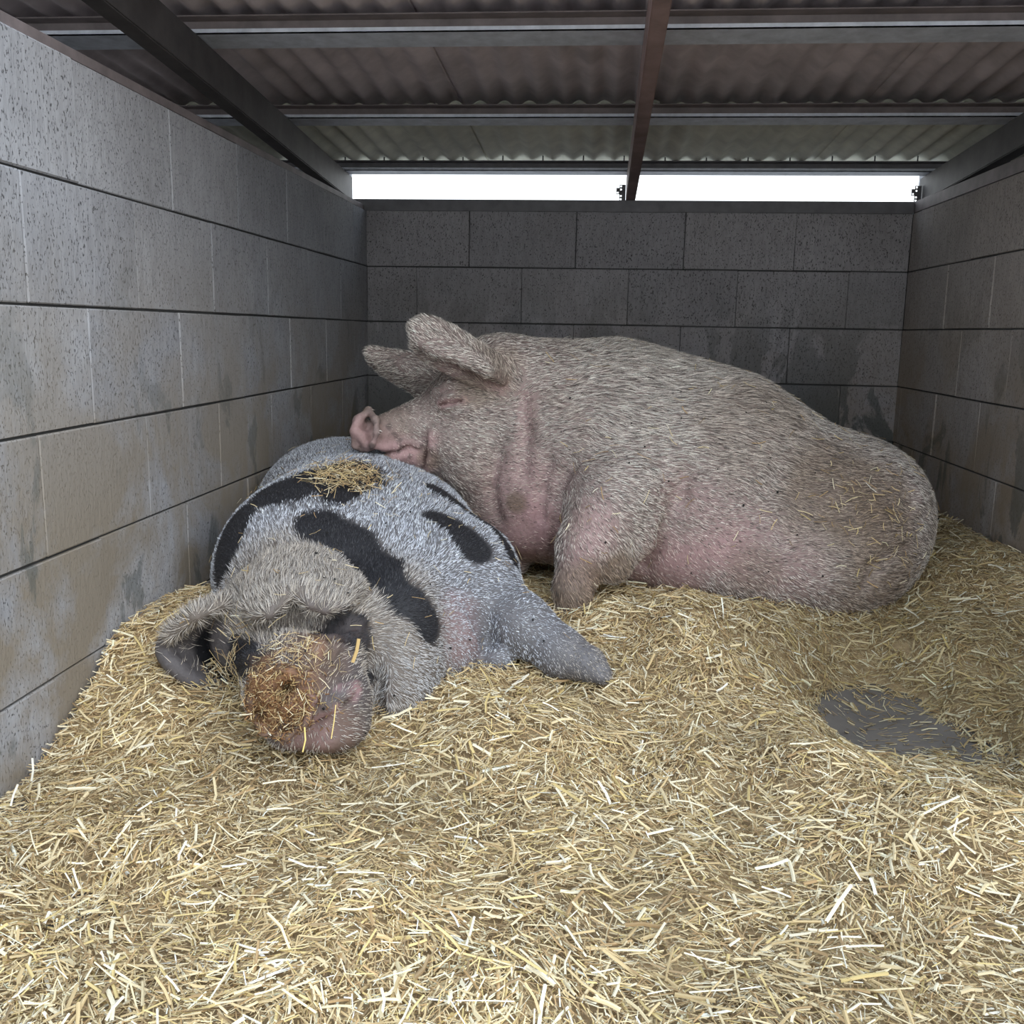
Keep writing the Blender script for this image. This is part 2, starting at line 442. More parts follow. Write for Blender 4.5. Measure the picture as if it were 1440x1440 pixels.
        V = (np.stack([I, J, K], 1) + acc / cnt[:, None]) * s.h + s.lo
        F = []
        for ax in range(3):
            sh = [nx, ny, nz]
            sl0 = [slice(1, None)] * 3; sl1 = [slice(1, None)] * 3
            a0 = [slice(1, sh[q] - 1) for q in range(3)]; a0[ax] = slice(0, sh[ax] - 1)
            a1 = list(a0); a1[ax] = slice(1, sh[ax])
            s0 = ins[tuple(a0)]; s1 = ins[tuple(a1)]
            ch = s0 != s1
            i, j, k = np.nonzero(ch); off = [1, 1, 1]; off[ax] = 0
            i = i + off[0]; j = j + off[1]; k = k + off[2]
            o = [q for q in range(3) if q != ax]
            def cid(du, dv):
                c = [i.copy(), j.copy(), k.copy()]; c[o[0]] -= du; c[o[1]] -= dv
                return vid[c[0], c[1], c[2]]
            q4 = np.stack([cid(0, 0), cid(1, 0), cid(1, 1), cid(0, 1)], 1)
            flip = s0[ch] if ax != 1 else ~s0[ch]
            q4[~flip] = q4[~flip][:, ::-1]
            F.append(q4)
        F = np.concatenate(F)
        F = F[(F >= 0).all(1)]
        return V, F
def vnormals(V, F):
    n = np.cross(V[F[:, 2]] - V[F[:, 0]], V[F[:, 3]] - V[F[:, 1]])
    N = np.zeros_like(V)
    for c in range(4): np.add.at(N, F[:, c], n)
    return N / (np.linalg.norm(N, axis=1)[:, None] + 1e-9), np.linalg.norm(n, axis=1) * .5

def grow_hair(name, V, F, N, A, weight, count, flow, length, width, color, parent, lift=.22, seed=3):
    """short tapering bristles, three triangles each, lying along the flow"""
    r = np.random.default_rng(seed)
    wf = A * weight[F].mean(1); cdf = np.cumsum(wf); cdf /= cdf[-1]
    fi = np.searchsorted(cdf, r.random(count)); q = F[fi]
    a, b = r.random(count), r.random(count)
    W4 = np.stack([(1 - a) * (1 - b), a * (1 - b), a * b, (1 - a) * b], 1)[:, :, None]
    P = (V[q] * W4).sum(1); n = (N[q] * W4).sum(1); n /= np.linalg.norm(n, axis=1)[:, None] + 1e-9
    d = flow(P, n); d = d - n * (d * n).sum(1)[:, None]
    d /= np.linalg.norm(d, axis=1)[:, None] + 1e-9
    sidev = np.cross(n, d)
    # tufts: neighbouring hairs lean together
    tw = .32 * fnoise(P, 30, 1, 2) + .14 * r.normal(size=count)
    d = d * np.cos(tw)[:, None] + sidev * np.sin(tw)[:, None]
    L = length(P, n) * r.uniform(.6, 1.25, count); W = width * r.uniform(.7, 1.3, count)
    li = lift * r.uniform(.4, 1.8, count)
    root_ = P - n * .001
    mid = P + d * (L * .5)[:, None] + n * (L * li * .6)[:, None]
    tip = P + d * L[:, None] + n * (L * li * .75)[:, None] + r.normal(size=(count, 3)) * .0012
    sd = np.cross(d, n); sd = sd * .8 + n * r.normal(size=(count, 1)) * .5
    sd /= np.linalg.norm(sd, axis=1)[:, None]
    hw = (W * .5)[:, None]
    VV = np.stack([root_ - sd * hw, root_ + sd * hw, mid - sd * hw * .85, mid + sd * hw * .85, tip], 1).reshape(-1, 3)
    base = np.arange(count)[:, None] * 5
    T = np.concatenate([base + np.array([[0, 1, 3]]), base + np.array([[0, 3, 2]]), base + np.array([[2, 3, 4]])])
    c = color(P, n, r); cc = np.repeat(c, 5, 0)
    o = mesh_np(name, VV, T, M_hair, parent, cc, smooth=False); tag(o, kind='stuff'); return o

def straws(P, n, L, W, yaw, tilt, cols, name, mat=M_straw, parent=None, bend=.05, seed=5, fine=False):
    """chopped straws: folded ribbons with a raised spine, bent in the middle, 8 triangles each"""
    r = np.random.default_rng(seed); m = len(P)
    ref = np.tile(np.array([[1., 0, 0]]), (m, 1)); t1 = ref - n * (ref * n).sum(1)[:, None]
    t1 /= np.linalg.norm(t1, axis=1)[:, None] + 1e-9; t2 = np.cross(n, t1)
    d = t1 * np.cos(yaw)[:, None] + t2 * np.sin(yaw)[:, None]
    d = d * np.cos(tilt)[:, None] + n * np.sin(tilt)[:, None]
    sdv = np.cross(n, d); sdv /= np.linalg.norm(sdv, axis=1)[:, None] + 1e-9
    up = np.cross(d, sdv)
    roll = r.normal(size=m) * .5
    s2 = sdv * np.cos(roll)[:, None] + up * np.sin(roll)[:, None]; u2 = np.cross(d, s2)
    bd = (r.normal(size=m) * bend * L)[:, None]
    secs = []
    for k, t in enumerate((-.5, 0, .5)):
        c = P + d * (L * t)[:, None] + (s2 * bd if k == 1 else 0)
        hw = (W * .5)[:, None]
        secs += [c - s2 * hw, c + u2 * (W * .34)[:, None], c + s2 * hw]
    if fine:                                       # small bits need no middle section
        VV = np.stack(secs[:3] + secs[6:], 1).reshape(-1, 3); b = np.arange(m)[:, None] * 6
        Q = np.concatenate([b + np.array([[0, 3, 4, 1]]), b + np.array([[1, 4, 5, 2]])])
        return mesh_np(name, VV, Q, mat, parent, np.repeat(cols, 6, 0), smooth=False)
    VV = np.stack(secs, 1).reshape(-1, 3)
    b = np.arange(m)[:, None] * 9
    Q = np.concatenate([b + np.array([[0, 3, 4, 1]]), b + np.array([[1, 4, 5, 2]]), b + np.array([[3, 6, 7, 4]]), b + np.array([[4, 7, 8, 5]])])
    return mesh_np(name, VV, Q, mat, parent, np.repeat(cols, 9, 0), smooth=False)
def straw_colors(m, r, big):
    pal = np.array([[.52, .41, .235], [.65, .56, .37], [.78, .73, .57], [.40, .28, .15], [.26, .19, .11], [.58, .47, .23], [.86, .84, .75]])
    pw = np.array([.25, .21, .10, .18, .16, .08, .02]) if not big else np.array([.20, .30, .21, .09, .05, .11, .04])
    c = pal[r.choice(7, m, p=pw / pw.sum())]
    return np.clip(c * np.array([1.12, 1.07, .99]) * r.uniform(.8, 1.15, (m, 1)), 0, .95)

# ------------------------------------------------------------------ the pale sow
def geo_white():
    B = Body((-.80, 2.02, -.86), (1.17, 3.42, .16), .005)
    E, C, Ln = B.ell, B.cone, B.line
    # trunk
    E((0.0159, 2.8000, -0.3480), (.33, .38, .33), k=.10)
    E((0.2946, 2.8000, -0.4289), (.36, .41, .34), (0, 12, 0), k=.12)
    E((0.5961, 2.8200, -0.5205), (.29, .38, .265), (0, 20, 0), k=.12)
    E((0.5694, 2.6200, -0.5712), (.26, .24, .18), (0, 6, 0), k=.10)            # thigh resting on the straw
    E((0.8042, 2.8500, -0.5422), (.125, .28, .18), (0, 20, 0), k=.08)
    E((0.7419, 2.8600, -0.4640), (.15, .28, .165), (0, 32, 0), k=.10)
    # belly hanging over the straw
    E((0.3323, 2.6200, -0.5703), (.26, .22, .16), (0, 6, 0), k=.09)
    # shoulder, neck and throat
    E((0.0086, 2.6200, -0.4234), (.19, .22, .24), k=.08)
    E((-0.1770, 2.7200, -0.2429), (.19, .23, .22), k=.08)
    E((-0.1950, 2.6600, -0.4163), (.15, .19, .20), k=.07)
    E((-0.1897, 2.6200, -0.5334), (.085, .12, .075), k=.05)                          # dewlap bulge
    E((-0.3407, 2.6400, -0.3580), (.14, .15, .10), (0, 25, 0), k=.06)
    E((-0.3000, 2.6800, -0.4939), (.10, .14, .12), (0, 40, 0), k=.06)
    # head
    E((-0.3409, 2.6300, -0.2100), (.13, .14, .12), k=.06)
    E((-0.2829, 2.6600, -0.1235), (.12, .15, .115), k=.06)
    E((-0.3810, 2.6000, -0.2916), (.105, .13, .08), k=.05)                           # cheek
    C((-0.4261, 2.6000, -0.2347), (-0.5690, 2.5200, -0.2691), .078, .046, k=.04)               # muzzle
    C((-0.3874, 2.5800, -0.3359), (-0.5311, 2.5200, -0.3230), .055, .030, k=.025)              # lower jaw
    E((-0.3915, 2.6000, -0.1649), (.065, .10, .045), (0, -35, 0), k=.04)            # brow
    # snout disc tilted up
    E((-0.6179, 2.5000, -0.2702), (.022, .056, .052), (0, -24, 0), k=.015)
    # near fore leg, folded elbow
    C((0.0462, 2.4300, -0.4097), (-0.0138, 2.3300, -0.5152), .125, .076, k=.035)
    C((-0.0243, 2.3350, -0.5167), (-0.0516, 2.2900, -0.6142), .070, .047, k=.025)
    C((-0.0519, 2.3000, -0.6169), (-0.0547, 2.2900, -0.6899), .046, .040, k=.02)
    E((0.0441, 2.3600, -0.5722), (.034, .05, .030), k=.03)
    Ln([(0.1626, 2.4800, -0.3959), (0.1093, 2.4100, -0.4860), (0.0435, 2.3400, -0.5620)], [.045, .045, .030], k=.05)
    # far fore leg, its foot just showing beneath the throat
    C((-0.2033, 2.7500, -0.5558), (-0.2257, 2.6000, -0.6311), .055, .04, k=.02)
    # DETAILS
    # snout rim and nostrils
    Ln([(-0.6058, 2.5000, -0.2101), (-0.6213, 2.4700, -0.2284), (-0.6329, 2.4550, -0.2605), (-0.6335, 2.4700, -0.2992), (-0.6184, 2.5000, -0.3173)], [.008, .010, .010, .010, .008], k=.010)
    Ln([(-0.6058, 2.5000, -0.2101), (-0.5753, 2.4500, -0.2292), (-0.5672, 2.4300, -0.2581), (-0.5810, 2.4400, -0.2925), (-0.6134, 2.4800, -0.3148)], [.009, .009, .007, .007, .008], k=.012)
    C((-0.6133, 2.4300, -0.2429), (-0.6052, 2.4800, -0.2567), .012, .006, k=.007, op='sub')
    C((-0.6522, 2.5300, -0.2628), (-0.6252, 2.5300, -0.2677), .010, .006, k=.008, op='sub')
    # mouth line running back to the corner of the lips
    Ln([(-0.6091, 2.4777, -0.3144), (-0.5761, 2.5070, -0.3226), (-0.5344, 2.4910, -0.3158), (-0.5041, 2.5006, -0.3010), (-0.4743, 2.5031, -0.3137), (-0.4464, 2.4954, -0.2951)], .006, k=.007, op='sub')
    Ln([(-0.5974, 2.4615, -0.2972), (-0.5624, 2.4892, -0.3051), (-0.5308, 2.4922, -0.3008), (-0.5040, 2.5004, -0.2860), (-0.4747, 2.5057, -0.2989)], [.008, .009, .009, .007, .006], k=.012)
    Ln([(-0.5863, 2.5092, -0.3384), (-0.5416, 2.4976, -0.3356), (-0.4979, 2.4978, -0.3250)], [.006, .008, .006], k=.012)
    Ln([(-0.4386, 2.4940, -0.2667), (-0.4335, 2.4867, -0.2993), (-0.4443, 2.5050, -0.3394), (-0.4538, 2.5264, -0.3692)], .009, k=.010)
    Ln([(-0.4525, 2.4982, -0.2787), (-0.4510, 2.5004, -0.3052), (-0.4580, 2.5077, -0.3440)], .0055, k=.007, op='sub')
    # eye: closed lids and the wrinkles round them
    Ln([(-0.4198, 2.5034, -0.1856), (-0.4018, 2.4960, -0.1699), (-0.3792, 2.4939, -0.1619), (-0.3548, 2.4925, -0.1741)], [.006, .010, .010, .006], k=.008)
    Ln([(-0.4180, 2.5037, -0.1948), (-0.3942, 2.4959, -0.1991), (-0.3676, 2.4916, -0.1908), (-0.3528, 2.4920, -0.1795)], [.006, .009, .009, .006], k=.008)
    Ln([(-0.4131, 2.4966, -0.1886), (-0.3893, 2.4877, -0.1837), (-0.3597, 2.4880, -0.1794)], .0045, k=.004, op='sub')
    Ln([(-0.4330, 2.5251, -0.1577), (-0.3965, 2.5086, -0.1393), (-0.3543, 2.5005, -0.1435)], .009, k=.014)
    Ln([(-0.3744, 2.4892, -0.2184), (-0.3466, 2.4890, -0.2085), (-0.3230, 2.4916, -0.1898)], .007, k=.014)
    # ears
    B.sheet([
        ((-0.2429, 2.5300, -0.1243), (-0.2347, 2.6000, -0.1048), (-0.2528, 2.5400, -0.1508)),
        ((-0.2849, 2.4400, -0.0961), (-0.3021, 2.5200, -0.0594), (-0.3062, 2.5000, -0.1351)),
        ((-0.3378, 2.4050, -0.0715), (-0.3574, 2.4900, -0.0221), (-0.3701, 2.4800, -0.1065)),
        ((-0.3923, 2.3900, -0.0531), (-0.4093, 2.4700, 0.0073), (-0.4237, 2.4700, -0.0803)),
        ((-0.4384, 2.4000, -0.0385), (-0.4512, 2.4600, 0.0189), (-0.4585, 2.4600, -0.0575)),
        ((-0.4654, 2.4200, -0.0183), (-0.4748, 2.4500, 0.0043), (-0.4712, 2.4500, -0.0327))], r=.0090, k=.013)
    Ln([(-0.2499, 2.4900, -0.1298), (-0.2878, 2.4350, -0.0995), (-0.3370, 2.4000, -0.0748), (-0.3915, 2.3850, -0.0564), (-0.4313, 2.3900, -0.0435)], [.008, .010, .010, .009, .008], k=.012)
    B.sheet([
        ((-0.4792, 2.7000, -0.0802), (-0.4596, 2.6800, -0.1183), (-0.4826, 2.7200, -0.2022)),
        ((-0.5536, 2.7100, -0.0741), (-0.5316, 2.6600, -0.1054), (-0.5437, 2.7200, -0.1556)),
        ((-0.6125, 2.7200, -0.0675), (-0.5979, 2.6900, -0.0882), (-0.6007, 2.7200, -0.1248)),
        ((-0.6532, 2.7200, -0.0623), (-0.6489, 2.7100, -0.0719), (-0.6433, 2.7200, -0.0899))], r=.009, k=.014)
    # creases round the leg
    Ln([(-0.1009, 2.4206, -0.4129), (-0.1073, 2.4445, -0.4915), (-0.1051, 2.5370, -0.6074)], .012, k=.02, op='sub')
    Ln([(-0.0705, 2.4102, -0.3288), (-0.0950, 2.4196, -0.3616), (-0.1084, 2.4282, -0.4144)], .010, k=.03, op='sub')
    Ln([(-0.1258, 2.4419, -0.3256), (-0.1424, 2.4443, -0.3998), (-0.1451, 2.4569, -0.4765)], .004, k=.03, op='sub')
    Ln([(0.1239, 2.4477, -0.5866), (0.1693, 2.3817, -0.4782), (0.2017, 2.3989, -0.3994), (0.2118, 2.4087, -0.3381)], .009, k=.035, op='sub')    # crease behind the elbow
    Ln([(-0.2007, 2.5018, -0.1694), (-0.1915, 2.4769, -0.2585), (-0.1939, 2.4617, -0.3579)], .001, k=.04, op='sub')    # neck fold
    Ln([(-0.2621, 2.4913, -0.3175), (-0.2795, 2.4914, -0.4118), (-0.2606, 2.5002, -0.4888)], .003, k=.035, op='sub')
    Ln([(0.6649, 2.3969, -0.6075), (0.6843, 2.4003, -0.5622), (0.7221, 2.4230, -0.5300), (0.7840, 2.4754, -0.5304)], .012, k=.03, op='sub')
    # tail lying against the rump
    Ln([(0.8270, 2.5997, -0.3941), (0.8320, 2.5794, -0.4188), (0.8136, 2.5449, -0.4508)], [.014, .011, .006], k=.02)
    return B
def build_white():
    B = geo_white(); V, F = B.mesh(); N, A = vnormals(V, F)
    snout = np.array((-0.6211, 2.4600, -0.2662))
    # --- coat and skin colour
    def dist_l(P, a, b):
        a = np.array(a); b = np.array(b); d = b - a
        t = np.clip(((P - a) @ d) / (d @ d), 0, 1)
        return np.linalg.norm(P - a - t[:, None] * d, axis=1)
    def pinkness(P):
        f = np.zeros(len(P))
        for a, b, r, g in (((0.1843, 2.4151, -0.5671), (0.3024, 2.3842, -0.5189), .11, .8), ((0.2104, 2.3987, -0.3991), (0.4607, 2.3813, -0.5664), .10, .35), ((-0.1831, 2.4868, -0.5408), (-0.1604, 2.4677, -0.4885), .12, 1), ((-0.2598, 2.4850, -0.4290), (-0.1835, 2.4569, -0.4031), .13, .55), ((-0.0285, 2.2541, -0.5546), (0.0019, 2.2784, -0.4545), .08, .5),
                        ((-0.6175, 2.4457, -0.2665), (-0.4892, 2.5018, -0.3347), .055, .9), ((-0.4399, 2.4908, -0.2851), (-0.4535, 2.5143, -0.3542), .03, .7), ((-0.2591, 2.5100, -0.1437), (-0.4031, 2.4900, -0.0859), .030, .95), ((-0.4096, 2.4984, -0.1868), (-0.3529, 2.4926, -0.1777), .016, .9), ((-0.3758, 2.4953, -0.1546), (-0.4101, 2.5006, -0.1594), .012, .35),
                        ((-0.1965, 2.4752, -0.2768), (-0.1914, 2.5006, -0.1691), .035, .45), ((0.1164, 2.4653, -0.6102), (0.2224, 2.4188, -0.6129), .10, .6)):
            f = np.maximum(f, g * (1 - sstep(r * .3, r * 1.4, dist_l(P, a, b) + .3 * r * fnoise(P, 9, 5, 2))))
        return f
    def dirt(P):
        n1 = fnoise(P, 11, 1, 3)
        f = np.zeros(len(P))
        for c, r, s in (((-0.2114, 2.4679, -0.4395), .034, 1.0), ((-0.6168, 2.4983, -0.2195), .026, .9), ((-0.5778, 2.4751, -0.2722), .025, .45), ((-0.6313, 2.4623, -0.2834), .015, .5), ((0.6399, 2.4677, -0.3968), .20, .8), ((0.7159, 2.4194, -0.5294), .16, .75), ((-0.0265, 2.2505, -0.6202), .085, .9), ((0.0568, 2.2939, -0.5609), .05, .9),
                        ((0.4326, 2.5724, -0.1778), .13, .45), ((-0.2856, 2.5099, -0.0987), .08, .5), ((-0.4460, 2.5042, -0.3337), .035, .7), ((-0.5527, 2.4902, -0.2359), .06, .4), ((0.3921, 2.3832, -0.5696), .07, .4), ((-0.3303, 2.5008, -0.1448), .05, .6), ((0.3679, 2.4806, -0.2262), .15, .35)):
            f = np.maximum(f, s * (1 - sstep(r * .6, r * 1.25, np.linalg.norm(P - np.array(c), axis=1) + .25 * r * n1)))
        return np.clip(f + .22 * sstep(.25, .8, n1), 0, 1)
    def skin(P):
        c = np.tile([.27, .21, .195], (len(P), 1))
        c = lerp(c, np.tile([.45, .28, .285], (len(P), 1)), pinkness(P) * .88)
        c = lerp(c, np.tile([.20, .15, .115], (len(P), 1)), dirt(P) * .8)
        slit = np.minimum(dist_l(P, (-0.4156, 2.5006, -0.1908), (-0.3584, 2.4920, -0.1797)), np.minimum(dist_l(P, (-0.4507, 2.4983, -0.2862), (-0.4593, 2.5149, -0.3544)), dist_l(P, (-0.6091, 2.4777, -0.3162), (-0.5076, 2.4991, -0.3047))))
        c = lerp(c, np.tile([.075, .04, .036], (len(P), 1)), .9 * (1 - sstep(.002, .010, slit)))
        return c
    col = skin(V)
    # little dark specks and mottling on the snout
    sn = np.linalg.norm(V - snout, axis=1)
    sp_ = sstep(.35, .8, fnoise(V, 95, 2, 2)) * (1 - sstep(.10, .22, sn)) * .75
    col = lerp(col, np.tile([.10, .075, .07], (len(V), 1)), sp_)
    e_in = np.minimum(dist_l(V, (-0.2591, 2.5100, -0.1437), (-0.4031, 2.4900, -0.0859)), 1)
    body = mesh_np('sow', V, F, M_skin, None, col)
    tag(body, 'huge pale pinkish sow lying on straw, chin resting on the spotted pig', 'pig')
    # --- bristles
    facing = sstep(-.35, .15, -N[:, 1] + .9 * np.maximum(N[:, 2], 0))
    bald = np.clip(pinkness(V) * .75, 0, 1)
    wgt = facing * (1 - bald) * (V[:, 2] > -.72) * sstep(.055, .11, sn)
    hd = np.array((-0.3834, 2.5500, -0.2521))
    legp = np.array((-0.0304, 2.3600, -0.5624))
    def flow(P, n):
        d = np.tile([1.0, 0.0, -.12], (len(P), 1))
        up = sstep(-.1, -.5, P[:, 2])
        d[:, 2] -= .9 * sstep(.3, 1.0, P[:, 0]) * (1 - up * .5) * sstep(-.55, -.15, P[:, 2])
        wl = np.exp(-(np.linalg.norm(P - legp, axis=1) / .14) ** 2)
        d = lerp(d, np.tile([.25, 0, -1.0], (len(P), 1)), wl)
        wh = 1 - sstep(.12, .30, np.linalg.norm((P - hd) * [1, .6, 1], axis=1))
        d = lerp(d, np.tile([.75, 0, -.35], (len(P), 1)), wh)
        we = (dist_l(P, (-0.2548, 2.5000, -0.1158), (-0.4584, 2.4400, -0.0077)) < .060) | (dist_l(P, (-0.5073, 2.7000, -0.1300), (-0.6509, 2.7100, -0.0700)) < .055)
        d[we] = [-.8, 0, .3]
        d[:, 2] += .35 * fnoise(P, 5, 3, 2)
        return d
    def length(P, n):
        L = .017 + .020 * sstep(-.42, -.1, P[:, 2]) * sstep(-.2, .1, P[:, 0])
        L *= 1 - .45 * sstep(.35, .1, np.linalg.norm(P - snout, axis=1))
        return L * (1 - .35 * pinkness(P))
    def hcol(P, n, r):
        c = np.tile([.73, .655, .59], (len(P), 1)) * r.uniform(.38, 1.4, (len(P), 1))
        c = lerp(c, c * np.array([.95, .72, .70]), pinkness(P) * .6)
        c = lerp(c, c * np.array([.50, .42, .34]), dirt(P))
        c = lerp(c, np.tile([.07, .06, .055], (len(P), 1)), (r.random(len(P)) < .17).astype(float))
        return np.clip(c, 0, .9)
    grow_hair('bristles', V, F, N, A, wgt, int(135000 * 1), flow, length, .0011, hcol, body, seed=31)
    return V, F, N, body

# ------------------------------------------------------------------ the spotted pig
def geo_spotted():
    B = Body((-.99, 1.36, -.86), (.12, 3.12, -.14), .005)
    E, C, Ln = B.ell, B.cone, B.line
    # trunk running away from the camera beneath the sow's chin
    E((-0.6266, 2.4500, -0.6070), (.293, .48, .285), (0, 10, 0), k=.10)
    E((-0.7591, 2.7800, -0.5554), (.25, .30, .235), (0, 8, 0), k=.12)
    E((-0.3231, 2.2200, -0.5788), (.15, .22, .14), (0, 35, 0), k=.09)                # near shoulder
    E((-0.7245, 2.2000, -0.5688), (.165, .24, .19), k=.09)
    E((-0.5102, 2.1000, -0.6194), (.22, .22, .20), k=.08)                            # chest
    E((-0.4438, 2.3800, -0.5126), (.10, .20, .11), (0, 38, 0), k=.10)
    # neck rolls
    E((-0.6409, 2.0400, -0.5916), (.17, .16, .165), k=.06)
    E((-0.4293, 1.9200, -0.6421), (.125, .17, .175), (0, 18, 8), k=.05)               # big jowl roll
    E((-0.3900, 1.8400, -0.7047), (.075, .13, .105), (0, 10, 0), k=.05)
    E((-0.3166, 2.0200, -0.6692), (.085, .13, .13), (0, 20, 0), k=.05)
    # head
    E((-0.6183, 1.8700, -0.5814), (.135, .14, .125), k=.05)
    E((-0.7062, 1.8600, -0.6204), (.075, .10, .085), k=.05)
    E((-0.5095, 1.8000, -0.5923), (.095, .11, .095), k=.04)                          # cheek and eye socket
    C((-0.5832, 1.7800, -0.6259), (-0.5356, 1.5700, -0.6313), .108, .070, k=.05)               # muzzle
    E((-0.4968, 1.6800, -0.6089), (.075, .09, .06), k=.04)
    E((-0.4660, 1.6200, -0.6604), (.072, .085, .062), k=.03)                         # lip and chin mass
    E((-0.4559, 1.6000, -0.7018), (.062, .075, .038), (0, 0, 0), k=.03)
    E((-0.5181, 1.5700, -0.7006), (.050, .05, .030), k=.02)
    # snout disc
    E((-0.5190, 1.4950, -0.6180), (.053, .030, .063), (14, 12, 0), k=.014)
    # near fore leg stretched out over the straw
    C((-0.2693, 2.1600, -0.5783), (-0.1528, 2.0200, -0.6293), .080, .060, k=.05)
    C((-0.1528, 2.0200, -0.6261), (-0.0646, 1.9700, -0.6696), .062, .050, k=.03)
    C((-0.0646, 1.9700, -0.6696), (-0.0064, 1.9350, -0.6813), .050, .036, k=.02)
    C((-0.0065, 1.9350, -0.6782), (0.0206, 1.9150, -0.6930), .034, .022, k=.012)            # hoof
    # other fore leg tucked underneath
    C((-0.3048, 2.0500, -0.7616), (-0.2051, 1.9800, -0.6957), .045, .034, k=.02)
    # DETAILS
    Ln([(0.0082, 1.9001, -0.6699), (0.0292, 1.8955, -0.6885)], .004, k=.004, op='sub')                # cleft of the hoof
    Ln([(-0.2591, 1.9605, -0.5689), (-0.2384, 1.9670, -0.6043), (-0.2239, 1.9787, -0.6515)], .016, k=.03, op='sub')
    # snout rim, nostrils
    Ln([(-0.5616, 1.4750, -0.6086), (-0.5562, 1.4800, -0.5730), (-0.5320, 1.4850, -0.5551), (-0.4958, 1.4850, -0.5533), (-0.4673, 1.4850, -0.5716), (-0.4557, 1.4800, -0.6050), (-0.4659, 1.4750, -0.6446), (-0.5012, 1.4700, -0.6694), (-0.5397, 1.4700, -0.6616), (-0.5593, 1.4700, -0.6314), (-0.5616, 1.4750, -0.6086)], .0050, k=.012)
    C((-0.5053, 1.5000, -0.5916), (-0.4921, 1.4500, -0.5781), .011, .017, k=.010, op='sub')
    C((-0.5076, 1.4800, -0.6077), (-0.4947, 1.4500, -0.5867), .006, .010, k=.008, op='sub')
    C((-0.5509, 1.4900, -0.6366), (-0.5348, 1.4400, -0.6166), .009, .013, k=.010, op='sub')
    Ln([(-0.5215, 1.4680, -0.5607), (-0.5170, 1.4620, -0.6012), (-0.5218, 1.4650, -0.6460)], .005, k=.016, op='sub')
    # mouth
    Ln([(-0.4730, 1.5291, -0.6676), (-0.4591, 1.5332, -0.6582), (-0.4394, 1.5441, -0.6461), (-0.4235, 1.5600, -0.6347), (-0.4138, 1.5816, -0.6255)], .0055, k=.010, op='sub')
    Ln([(-0.4705, 1.5302, -0.6525), (-0.4489, 1.5425, -0.6382), (-0.4278, 1.5673, -0.6247), (-0.4202, 1.5967, -0.6183)], [.008, .009, .008, .007], k=.016)
    Ln([(-0.4178, 1.7260, -0.6210), (-0.4107, 1.7236, -0.6624), (-0.4078, 1.7148, -0.7160), (-0.4264, 1.7553, -0.7851)], .010, k=.025, op='sub')   # crease between chin and jowl
    # eye: lids sunk under a heavy brow
    E((-0.4655, 1.6927, -0.5481), (.045, .016, .018), k=.02, op='sub')
    Ln([(-0.4950, 1.6645, -0.5434), (-0.4868, 1.7014, -0.5435), (-0.4674, 1.7200, -0.5456), (-0.4425, 1.7290, -0.5556)], [.006, .009, .009, .006], k=.008)
    Ln([(-0.4893, 1.6536, -0.5492), (-0.4714, 1.6650, -0.5547), (-0.4537, 1.6881, -0.5599), (-0.4405, 1.7209, -0.5627)], [.006, .009, .009, .006], k=.010)
    Ln([(-0.4884, 1.6599, -0.5444), (-0.4695, 1.6876, -0.5467), (-0.4447, 1.7162, -0.5559)], .0045, k=.006, op='sub')
    Ln([(-0.4935, 1.6184, -0.5554), (-0.4618, 1.6294, -0.5681), (-0.4353, 1.6786, -0.5738)], .009, k=.016)
    Ln([(-0.4863, 1.7204, -0.5270), (-0.4624, 1.7327, -0.5352), (-0.4378, 1.7438, -0.5487)], .008, k=.014)
    Ln([(-0.6740, 1.7175, -0.6378), (-0.6080, 1.6041, -0.5813), (-0.5763, 1.5745, -0.5695)], .008, k=.014)
    # forehead wrinkles
    Ln([(-0.5995, 1.6803, -0.5449), (-0.5882, 1.6237, -0.5603), (-0.5804, 1.5787, -0.5712)], .005, k=.020, op='sub')
    # ears
    E((-0.5189, 1.6917, -0.5338), (.075, .035, .026), k=.02, op='sub')              # hollow under the drooping ear
    B.sheet([
        ((-0.6638, 1.8469, -0.4679), (-0.5885, 1.9039, -0.4605), (-0.4909, 1.9121, -0.4980)),
        ((-0.6569, 1.7774, -0.4838), (-0.5669, 1.8087, -0.4665), (-0.4639, 1.8225, -0.4977)),
        ((-0.6533, 1.7270, -0.5027), (-0.5555, 1.7440, -0.4752), (-0.4571, 1.7462, -0.4997)),
        ((-0.6340, 1.6807, -0.5191), (-0.5504, 1.6843, -0.4812), (-0.4661, 1.6777, -0.5041))], r=.0090, k=.014)
    Ln([(-0.6438, 1.7011, -0.5062), (-0.6143, 1.6563, -0.5165), (-0.5861, 1.6449, -0.5093), (-0.5693, 1.6591, -0.4939), (-0.5590, 1.6777, -0.4797), (-0.5413, 1.6809, -0.4799), (-0.5117, 1.6614, -0.4961), (-0.4855, 1.6617, -0.5030), (-0.4676, 1.6931, -0.5018)], [.009, .011, .011, .010, .009, .009, .009, .009, .008], k=.012)
    B.sheet([
        ((-0.7005, 1.8500, -0.5595), (-0.7522, 1.9300, -0.6605), (-0.7217, 1.8200, -0.7173)),
        ((-0.7326, 1.7900, -0.5365), (-0.7851, 1.8800, -0.6505), (-0.7433, 1.7700, -0.7146)),
        ((-0.7697, 1.7400, -0.5453), (-0.8083, 1.8000, -0.6329), (-0.7845, 1.7400, -0.6803)),
        ((-0.8127, 1.7300, -0.5842), (-0.8382, 1.7500, -0.6237), (-0.8184, 1.7300, -0.6421))], r=.0095, k=.015)
    Ln([(-0.6845, 1.8000, -0.5445), (-0.7184, 1.7550, -0.5303), (-0.7569, 1.7200, -0.5445), (-0.8030, 1.7150, -0.5818)], [.010, .012, .012, .009], k=.014)
    return B
